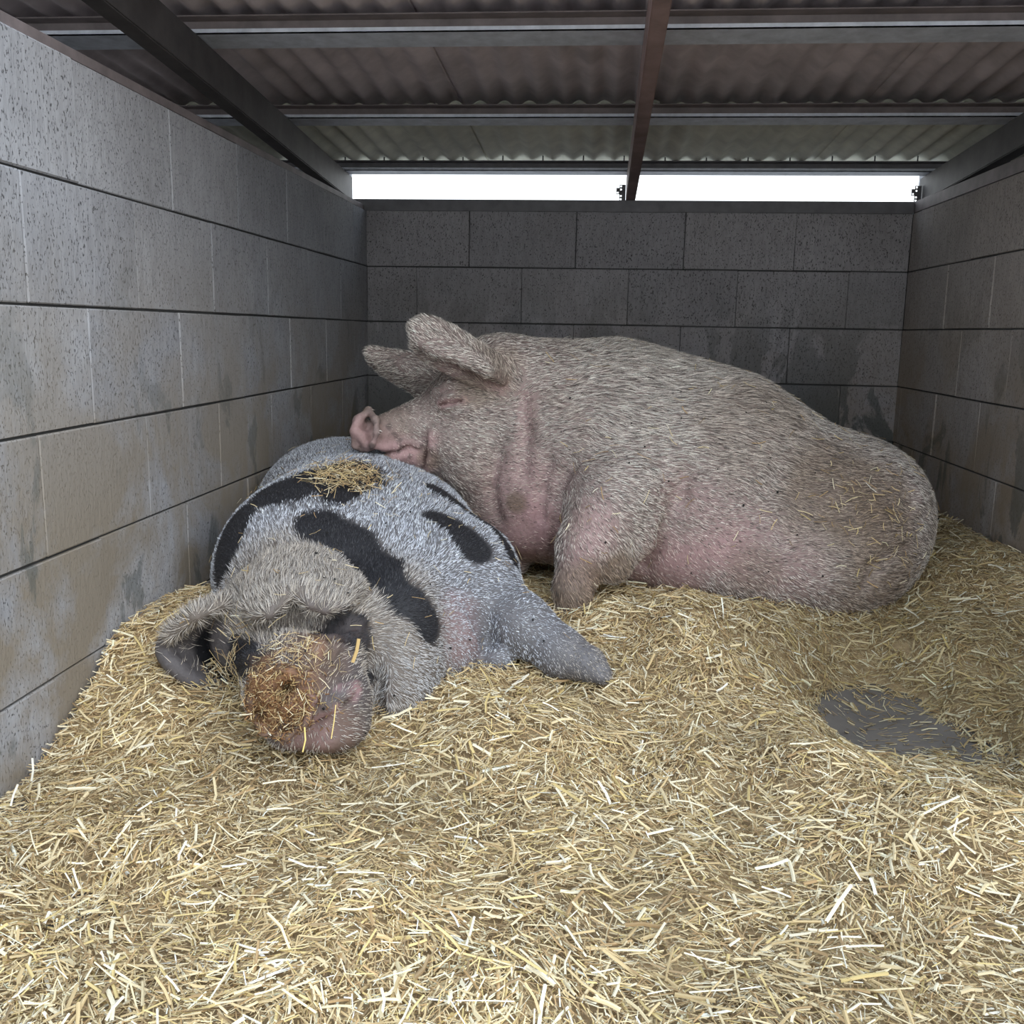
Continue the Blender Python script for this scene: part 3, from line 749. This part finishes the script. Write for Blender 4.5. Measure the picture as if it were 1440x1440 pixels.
def build_spotted():
    B = geo_spotted(); V, F = B.mesh(); N, A = vnormals(V, F)
    def dist_l(P, a, b):
        a = np.array(a); b = np.array(b); d = b - a
        t = np.clip(((P - a) @ d) / (d @ d + 1e-9), 0, 1)
        return np.linalg.norm(P - a - t[:, None] * d, axis=1)
    snout = np.array((-0.5114, 1.4800, -0.6117))
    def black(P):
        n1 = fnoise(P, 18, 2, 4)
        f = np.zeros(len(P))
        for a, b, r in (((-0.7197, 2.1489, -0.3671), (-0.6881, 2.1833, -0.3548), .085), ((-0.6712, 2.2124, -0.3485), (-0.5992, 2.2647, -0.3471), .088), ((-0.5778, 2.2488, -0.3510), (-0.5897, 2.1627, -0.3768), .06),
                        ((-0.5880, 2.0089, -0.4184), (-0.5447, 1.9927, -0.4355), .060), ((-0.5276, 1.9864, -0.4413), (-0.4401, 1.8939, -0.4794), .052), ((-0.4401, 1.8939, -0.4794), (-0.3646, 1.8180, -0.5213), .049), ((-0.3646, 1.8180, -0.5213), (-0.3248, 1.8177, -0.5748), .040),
                        ((-0.3724, 2.1761, -0.4271), (-0.2688, 2.0971, -0.4765), .040), ((-0.8136, 2.0789, -0.4353), (-0.8107, 1.9975, -0.5065), .060), ((-0.3923, 2.3433, -0.3914), (-0.3013, 2.3170, -0.4444), .034), ((-0.3013, 2.3170, -0.4444), (-0.1891, 2.1777, -0.5218), .036),  # last two strokes: contact shade beside the sow, painted into the coat
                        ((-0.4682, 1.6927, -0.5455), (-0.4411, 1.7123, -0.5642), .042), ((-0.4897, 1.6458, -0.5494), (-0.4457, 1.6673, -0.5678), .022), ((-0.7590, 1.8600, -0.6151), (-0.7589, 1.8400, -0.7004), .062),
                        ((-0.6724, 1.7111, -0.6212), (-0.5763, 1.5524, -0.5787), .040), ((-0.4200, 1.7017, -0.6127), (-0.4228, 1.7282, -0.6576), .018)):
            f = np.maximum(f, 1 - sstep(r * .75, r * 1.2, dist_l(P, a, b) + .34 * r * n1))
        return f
    def earin(P):                                  # bare inside of the ear lying on the straw
        e = (dist_l(P, (-0.7146, 1.8600, -0.6437), (-0.8159, 1.7800, -0.6371)) < .115) & (P[:, 0] < (-0.6810, 1.8000, -0.6150)[0])
        rim = np.minimum(dist_l(P, (-0.6844, 1.8000, -0.5416), (-0.7610, 1.7200, -0.5419)), dist_l(P, (-0.7610, 1.7200, -0.5419), (-0.8088, 1.7150, -0.5849)))
        return e * sstep(.020, .032, rim)
    def tan_(P):
        return 1 - sstep(.30, .48, np.linalg.norm(P - np.array((-0.5483, 1.6152, -0.5490)), axis=1) + .04 * fnoise(P, 6, 1, 2))
    def mud(P):
        n1 = fnoise(P, 40, 2, 3)
        f = 1 - sstep(.050, .088, np.linalg.norm(P - np.array((-0.5172, 1.4624, -0.6013)), axis=1) + .012 * n1)
        f2 = .6 * (1 - sstep(.05, .10, dist_l(P, (-0.5251, 1.5435, -0.5692), (-0.4997, 1.5825, -0.5686)) + .015 * n1))
        return np.clip(np.maximum(f, f2) * (.75 + .4 * n1), 0, 1)
    def pink(P):
        return np.maximum.reduce([1 - sstep(.005, .018, dist_l(P, (-0.4278, 1.5673, -0.6260), (-0.4112, 1.5963, -0.6230)) + .006 * fnoise(P, 80, 4, 2)),
                          .8 * (1 - sstep(.005, .016, dist_l(P, (-0.4728, 1.5289, -0.6598), (-0.4398, 1.5454, -0.6427)))),
                          .6 * (1 - sstep(.015, .035, dist_l(P, (-0.4736, 1.4763, -0.5958), (-0.4675, 1.4826, -0.6128)))),
                          .45 * (1 - sstep(.04, .09, dist_l(P, (-0.2717, 1.9226, -0.5893), (-0.2632, 1.9172, -0.6257)))),
                          .3 * (1 - sstep(.02, .05, dist_l(P, (-0.4910, 1.5256, -0.6827), (-0.4727, 1.5265, -0.6885))))])
    def skin(P):
        c = np.tile([.15, .145, .155], (len(P), 1))
        c = lerp(c, np.tile([.16, .13, .105], (len(P), 1)), tan_(P) * .8)
        c = lerp(c, np.tile([.115, .098, .098], (len(P), 1)), 1 - sstep(.10, .20, dist_l(P, (-0.4871, 1.5800, -0.6129), (-0.4502, 1.5800, -0.6904))))
        c = lerp(c, np.tile([.12, .11, .115], (len(P), 1)), earin(P))
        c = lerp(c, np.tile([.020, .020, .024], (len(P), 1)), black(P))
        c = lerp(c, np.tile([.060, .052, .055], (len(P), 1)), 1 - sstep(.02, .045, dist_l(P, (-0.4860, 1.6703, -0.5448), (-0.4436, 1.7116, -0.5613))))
        c = lerp(c, np.tile([.16, .105, .085], (len(P), 1)), (1 - sstep(.03, .075, dist_l(P, (-0.4849, 1.5257, -0.6889), (-0.4311, 1.5339, -0.6894)))) * .8)
        c = lerp(c, np.tile([.42, .26, .27], (len(P), 1)), pink(P) * .85)
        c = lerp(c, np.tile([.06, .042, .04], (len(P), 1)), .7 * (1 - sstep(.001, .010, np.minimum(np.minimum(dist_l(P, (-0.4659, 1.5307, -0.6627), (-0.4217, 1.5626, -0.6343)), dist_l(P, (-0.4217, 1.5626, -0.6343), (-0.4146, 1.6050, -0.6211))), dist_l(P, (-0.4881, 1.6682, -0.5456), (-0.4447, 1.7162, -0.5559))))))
        c = lerp(c, lerp(np.tile([.105, .055, .025], (len(P), 1)), np.tile([.29, .145, .075], (len(P), 1)), np.clip(.5 + .8 * fnoise(P, 70, 1, 3), 0, 1)), mud(P))
        return c
    cake = mud(V) * (.003 * fnoise(V, 60, 2, 3) + .0022 * fnoise(V, 150, 4, 2))      # caked mud and chaff on the snout
    V = V + N * cake[:, None]; N, A = vnormals(V, F)
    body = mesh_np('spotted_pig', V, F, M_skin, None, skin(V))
    tag(body, 'grey pig with black patches lying with its muddy snout towards the front', 'pig')
    facing = sstep(-.45, .05, -N[:, 1] + .9 * np.maximum(N[:, 2], 0))
    sn = np.linalg.norm(V - snout, axis=1)
    low = dist_l(V, (-0.4810, 1.5600, -0.6051), (-0.4445, 1.5600, -0.6816))
    wgt = facing * sstep(.06, .10, sn) * (.32 + .68 * sstep(.07, .12, low)) * (V[:, 2] > -.78) * (.15 + .85 * sstep(.015, .04, dist_l(V, (-0.4860, 1.6703, -0.5448), (-0.4436, 1.7116, -0.5613))))
    wgt *= 1 - .93 * earin(V)
    wgt *= 1 - .6 * sstep(.3, .6, 1 - np.minimum(dist_l(V, (-0.2827, 2.0000, -0.6130), (-0.2703, 1.9700, -0.6588)) / .08, 1))
    def flow(P, n):
        d = P - np.array((-0.4942, 1.4500, -0.5649)); d /= np.linalg.norm(d, axis=1)[:, None]
        d = d + np.array([0, .5, .05])
        side = sstep(-.45, -.1, P[:, 0]); d = d + np.stack([side * .7, 0 * side, -side * .7], 1)
        wj = np.exp(-(dist_l(P, (-0.4207, 1.8500, -0.5891), (-0.3632, 1.7800, -0.7104)) / .12) ** 2)
        d = lerp(d, np.tile([.15, .1, -1.], (len(P), 1)), wj * .85)
        wl = np.exp(-(dist_l(P, (-0.2327, 2.1000, -0.5742), (-0.0035, 1.9300, -0.6794)) / .09) ** 2)
        d = lerp(d, np.tile([.75, -.3, -.6], (len(P), 1)), wl)
        d[:, 0] += .18 * fnoise(P, 5, 3, 2)
        return d
    def length(P, n):
        L = .016 + .007 * fnoise(P, 3, 2, 1) + .006 * tan_(P)
        return np.clip(L * (1 - .4 * black(P)), .008, .03) * (1 - .5 * sstep(.25, .08, np.linalg.norm(P - snout, axis=1)))
    def hcol(P, n, r):
        c = np.tile([.60, .63, .70], (len(P), 1)) * r.uniform(.22, 1.5, (len(P), 1))
        c = lerp(c, np.tile([.42, .365, .30], (len(P), 1)) * r.uniform(.4, 1.5, (len(P), 1)), tan_(P) * .85)
        nearj = np.exp(-(dist_l(P, (-0.4735, 1.9500, -0.5440), (-0.3458, 1.8000, -0.6875)) / .085) ** 2)
        c = lerp(c, np.tile([.64, .67, .72], (len(P), 1)) * r.uniform(.5, 1.3, (len(P), 1)), nearj * .8)
        bl = black(P); pick = r.random(len(P)) < bl
        c[pick] = np.array([.028, .028, .032]) * r.uniform(.5, 1.8, (pick.sum(), 1))
        c = lerp(c, np.tile([.26, .15, .07], (len(P), 1)), mud(P) * .8)
        c = lerp(c, c * np.array([.72, .62, .5]), 1 - sstep(.05, .16, np.linalg.norm(P - np.array((0.0144, 1.8975, -0.6808)), axis=1)))
        return np.clip(c, 0, .92)
    grow_hair('bristles', V, F, N, A, wgt, int(120000 * 1), flow, length, .0010, hcol, body, seed=32)
    return V, F, N, body
WV, WF, WN, sow = build_white()
SV, SF, SN, spotted = build_spotted()

# straws lying on the animals
def litter(V, N, cond, m, Lr, Wr, name, label, seed, big=False, lift=.003, tilt=.12, near=None):
    r = np.random.default_rng(seed); idx = np.nonzero(cond)[0]
    if near is not None:
        c, s = near; wt = np.exp(-(np.linalg.norm(V[idx] - np.array(c), axis=1) / s) ** 2)
        idx = r.choice(idx, m, p=wt / wt.sum())
    else: idx = r.choice(idx, m)
    P = V[idx] + N[idx] * (lift + r.random((m, 1)) * lift)
    c = straw_colors(m, r, big)
    o = straws(P, N[idx], r.uniform(*Lr, m), r.uniform(*Wr, m), r.uniform(0, 6.28, m), r.normal(size=m) * tilt, c, name, seed=seed, bend=.07)
    return tag(o, label, 'straw', kind='stuff')
litter(WV, WN, (WN[:, 2] > -.2) & (WN[:, 1] < .3) & (WV[:, 0] > -.15) & (WV[:, 2] > -.6), 210, (.012, .040), (.0010, .0024), 'straw_bits', 'scattered bits of straw caught on the back and flank of the pale sow', 41, lift=.006)
litter(WV, WN, (WN[:, 1] < .2) & (WV[:, 2] > -.62), 110, (.012, .04), (.0010, .0026), 'straw_bits', 'straw bits stuck on the soiled rump of the pale sow', 42, lift=.006, near=((0.7000, 2.4475, -0.4545), .16))
litter(SV, SN, (SN[:, 2] > .1) & (SV[:, 1] > 1.7), 230, (.010, .03), (.0008, .0020), 'straw_bits', 'scattered bits of straw over the coat of the spotted pig', 43, lift=.006)
litter(SV, SN, (SN[:, 2] > .1), 480, (.012, .045), (.0008, .0020), 'straw_clump', 'matted clump of straw lying on the black patch behind the spotted pig shoulders', 44, lift=.010, tilt=.3, near=((-0.5976, 2.2387, -0.3501), .07))
litter(SV, SN, (SN[:, 1] < .5) & (SN[:, 2] > -.5), 260, (.007, .024), (.0007, .0016), 'straw_crumbs', 'straw crumbs stuck to the muddy snout of the spotted pig', 45, lift=.003, tilt=.25, near=((-0.5076, 1.4626, -0.6009), .06))
litter(SV, SN, (SN[:, 2] > .2), 230, (.010, .030), (.0007, .0016), 'straw_crumbs', 'straw crumbs along the top of the spotted pig muzzle', 46, lift=.004, tilt=.2, near=((-0.5145, 1.5694, -0.5648), .055))
litter(SV, SN, (SN[:, 1] < .6), 70, (.015, .045), (.0008, .0022), 'straw_bits', 'loose straw caught between the left ear and cheek of the spotted pig', 47, lift=.008, tilt=.4, near=((-0.6721, 1.7119, -0.6073), .06))

def cake(V, N, m, c, sg, name, label, seed):      # chewed brown crumbs caked with mud
    r = np.random.default_rng(seed); wt = np.exp(-(np.linalg.norm(V - np.array(c), axis=1) / sg) ** 2) * (N[:, 1] < .2)
    idx = r.choice(len(V), m, p=wt / wt.sum()); P = V[idx] + N[idx] * (r.random((m, 1)) * .004)
    pal = np.array([[.20, .10, .045], [.30, .17, .08], [.12, .06, .03], [.40, .27, .13], [.24, .12, .05]])
    o = straws(P, N[idx], r.uniform(.003, .010, m), r.uniform(.001, .0026, m), r.uniform(0, 6.28, m), r.normal(size=m) * .35, pal[r.integers(0, 5, m)] * r.uniform(.7, 1.2, (m, 1)), name, seed=seed, fine=True)
    return tag(o, label, 'mud', kind='stuff')
cake(SV, SN, 2600, (-0.5137, 1.4626, -0.6049), .052, 'mud_cake', 'brown mud and chewed chaff caked on the spotted pig snout', 61)

def specks(V, N, cond, m, label, seed):
    r = np.random.default_rng(seed); idx = r.choice(np.nonzero(cond)[0], m); P = V[idx] + N[idx] * .006
    o = straws(P, N[idx], r.uniform(.003, .006, m), r.uniform(.0025, .005, m), r.uniform(0, 6.28, m), r.normal(size=m) * .1, np.full((m, 3), .012), 'dirt_specks', seed=seed, fine=True)
    return tag(o, label, 'dirt', kind='stuff')
specks(WV, WN, (WN[:, 1] < .2) & (WV[:, 2] > -.6) & (WV[:, 0] > -.1), 70, 'small dark dirt specks on the flank of the pale sow', 71)
specks(SV, SN, (SN[:, 2] > 0) & (SV[:, 0] > -.6), 60, 'small dark dirt specks on the coat of the spotted pig', 72)


# ------------------------------------------------------------------ straw bed
def H(x, y):
    x = np.asarray(x, float); y = np.asarray(y, float)
    P = np.stack([x, y, np.zeros_like(x)], 1)
    z = np.full(len(x), -.752)
    g = lambda cx, cy, sx, sy, a: a * np.exp(-((x - cx) / sx) ** 2 - ((y - cy) / sy) ** 2)
    z += .09 * sstep(1.4, 2.6, y)                                     # banked towards the back
    z += g(-.88, 1.95, .22, .32, .085)                                # heap at the left wall
    z += g(-.98, 1.34, .20, .20, -.04)
    z += g(.14, 2.24, .26, .20, .055)                                  # mound between the two animals
    z += g(.30, 1.95, .22, .18, .035)
    z += g(1.15, 3.0, .35, .7, .055)
    z += g(.36, 1.58, .24, .12, .05) + g(.62, 1.42, .22, .11, .045)   # ridge in front of the bare patch
    z += g(-.12, 1.70, .16, .12, .03)
    z -= g(.56, 2.02, .19, .28, .115) + g(.76, 2.0, .30, .40, .04)      # trodden hollow down to the slab
    z -= g(-.13, 1.86, .07, .06, .03)
    z += .022 * fnoise(P, 4.5, 2, 3) + .013 * fnoise(P, 13.0, 4, 2)
    return np.where((x < .25) | (y < 1.45), np.maximum(z, -.788), z)
NX, NY = 300, 470
gx = np.linspace(XL + .008, XR - .008, NX); gy = np.linspace(.31, YB - .005, NY)
GX, GY = np.meshgrid(gx, gy, indexing='ij')
fx, fy = GX.ravel(), GY.ravel(); hz = H(fx, fy)
Vb = np.stack([fx, fy, hz - .012], 1)
ii, jj = np.meshgrid(np.arange(NX - 1), np.arange(NY - 1), indexing='ij'); ii = ii.ravel(); jj = jj.ravel()
Fb = np.stack([ii * NY + jj, (ii + 1) * NY + jj, (ii + 1) * NY + jj + 1, ii * NY + jj + 1], 1)
cb = lerp(np.tile([.28, .20, .11], (len(Vb), 1)), np.tile([.45, .34, .19], (len(Vb), 1)), np.clip(.5 + fnoise(Vb, 30, 3) * .5, 0, 1))
bed = mesh_np('straw_bedding', Vb, Fb, M_bed, None, cb)
tag(bed, 'deep bed of golden chopped straw covering the pen floor', 'straw', kind='stuff')
def scatter(m, seed, near, Lr, Wr, lift, big, name):
    r = np.random.default_rng(seed)
    y = .62 + (YB - .62) * r.random(m * 2) ** near; x = r.uniform(XL + .008, XR - .008, m * 2)
    z = H(x, y)
    keep = z > -.798 + .006 * r.random(len(x))
    keep |= r.random(len(x)) < .13
    x, y, z = x[keep][:m], y[keep][:m], z[keep][:m]; m = len(x)
    e = .01; dx = (H(x + e, y) - H(x - e, y)) / (2 * e); dy = (H(x, y + e) - H(x, y - e)) / (2 * e)
    n = np.stack([-dx, -dy, np.ones(m)], 1); n /= np.linalg.norm(n, axis=1)[:, None]
    z = np.maximum(z, -.793)
    P = np.stack([x, y, z + r.uniform(-.3, 1, m) * lift], 1)
    L = r.uniform(*Lr, m) * r.uniform(.6, 1.2, m); W = r.uniform(*Wr, m)
    P[:, 0] = np.clip(P[:, 0], XL + .006 + L * .52, XR - .006 - L * .52); P[:, 1] = np.minimum(P[:, 1], YB - .006 - L * .52)
    coh = fnoise(P, 9, 5, 2) * 1.7
    yaw = np.where(r.random(m) < .45, coh + r.normal(size=m) * .5, r.uniform(0, 6.28, m))
    tilt = r.normal(size=m) * .22
    flat = z < -.785; tilt = np.where(flat, tilt * .1, tilt); P[:, 2] = np.where(flat, z, P[:, 2])
    c = straw_colors(m, r, big)
    tone = np.clip(1 + .20 * fnoise(P, 3.5, 6, 3), .62, 1.25); c = np.clip(c * tone[:, None], 0, .95)
    dirt = sstep(.2, .9, g2(x, y)) * .8  # darkens the straw round the hollow and towards the back
    c = lerp(c, c * np.array([.50, .49, .42]), dirt)
    o = straws(P, n, L, W, yaw, tilt, c, name, seed=seed, parent=bed, fine=not big); tag(o, kind='stuff'); return o
def g2(x, y):                                   # darker straw round the trodden hollow and behind it
    return np.exp(-((x - .75) / .45) ** 2 - ((y - 2.1) / .5) ** 2) + .5 * sstep(2.3, 2.9, y)
K = 1
scatter(int(210000 * K), 21, 1.2, (.010, .032), (.0008, .0022), .013, False, 'fine_straw')
scatter(int(24000 * K), 22, 1.5, (.026, .062), (.0020, .0050), .017, True, 'coarse_straw')

# a few big loose stalks that can be picked out one by one
def stalk(p, yaw, tilt, L, W, label, col=(.84, .78, .58)):
    P = np.array([p]); n = np.array([[0, 0, 1.]])
    o = straws(P - P, n, np.array([L]), np.array([W]), np.array([math.radians(yaw)]), np.array([math.radians(tilt)]), np.array([col]), 'straw_stalk', bend=.05, seed=int(L * 1e4))
    o.location = p; tag(o, label, 'straw'); return o
stalk((-0.9496, 1.4700, -0.7521), 85, 80, .040, .006, 'short pale stalk standing upright against the left block wall', (.86, .84, .74))
stalk((-0.8094, 1.5000, -0.7001), -38, -35, .040, .004, 'yellowish stalk leaning on the left wall foot', (.80, .68, .40))
stalk((-0.9388, 1.4000, -0.7635), 75, 60, .035, .005, 'pale stalk leaning at the left edge beside the wall', (.86, .82, .68))
stalk((-0.1413, 1.0850, -0.7401), 85, 10, .055, .0042, 'long cream stalk pointing away from the camera in the foreground')
stalk((0.2522, 1.2350, -0.7059), 20, 8, .050, .0050, 'wide cream stalk right of centre in the foreground')
stalk((-0.4938, 0.9850, -0.7831), 50, 10, .062, .0038, 'long white stalk near the bottom left of the foreground', (.90, .88, .80))
stalk((0.3219, 1.1500, -0.7052), 55, 10, .080, .0046, 'long forked looking cream stalk in the right foreground')
stalk((-0.4086, 1.5750, -0.5487), 70, 62, .042, .009, 'wide brown straw husk standing at the corner of the spotted pig mouth', (.50, .34, .14))
stalk((-0.4214, 1.4750, -0.6383), 80, 70, .055, .0026, 'yellow straw hanging over the chin of the spotted pig', (.72, .55, .22))
stalk((-0.4614, 1.4400, -0.6565), 85, 75, .040, .0035, 'short yellow straw upright under the spotted pig snout', (.80, .62, .22))
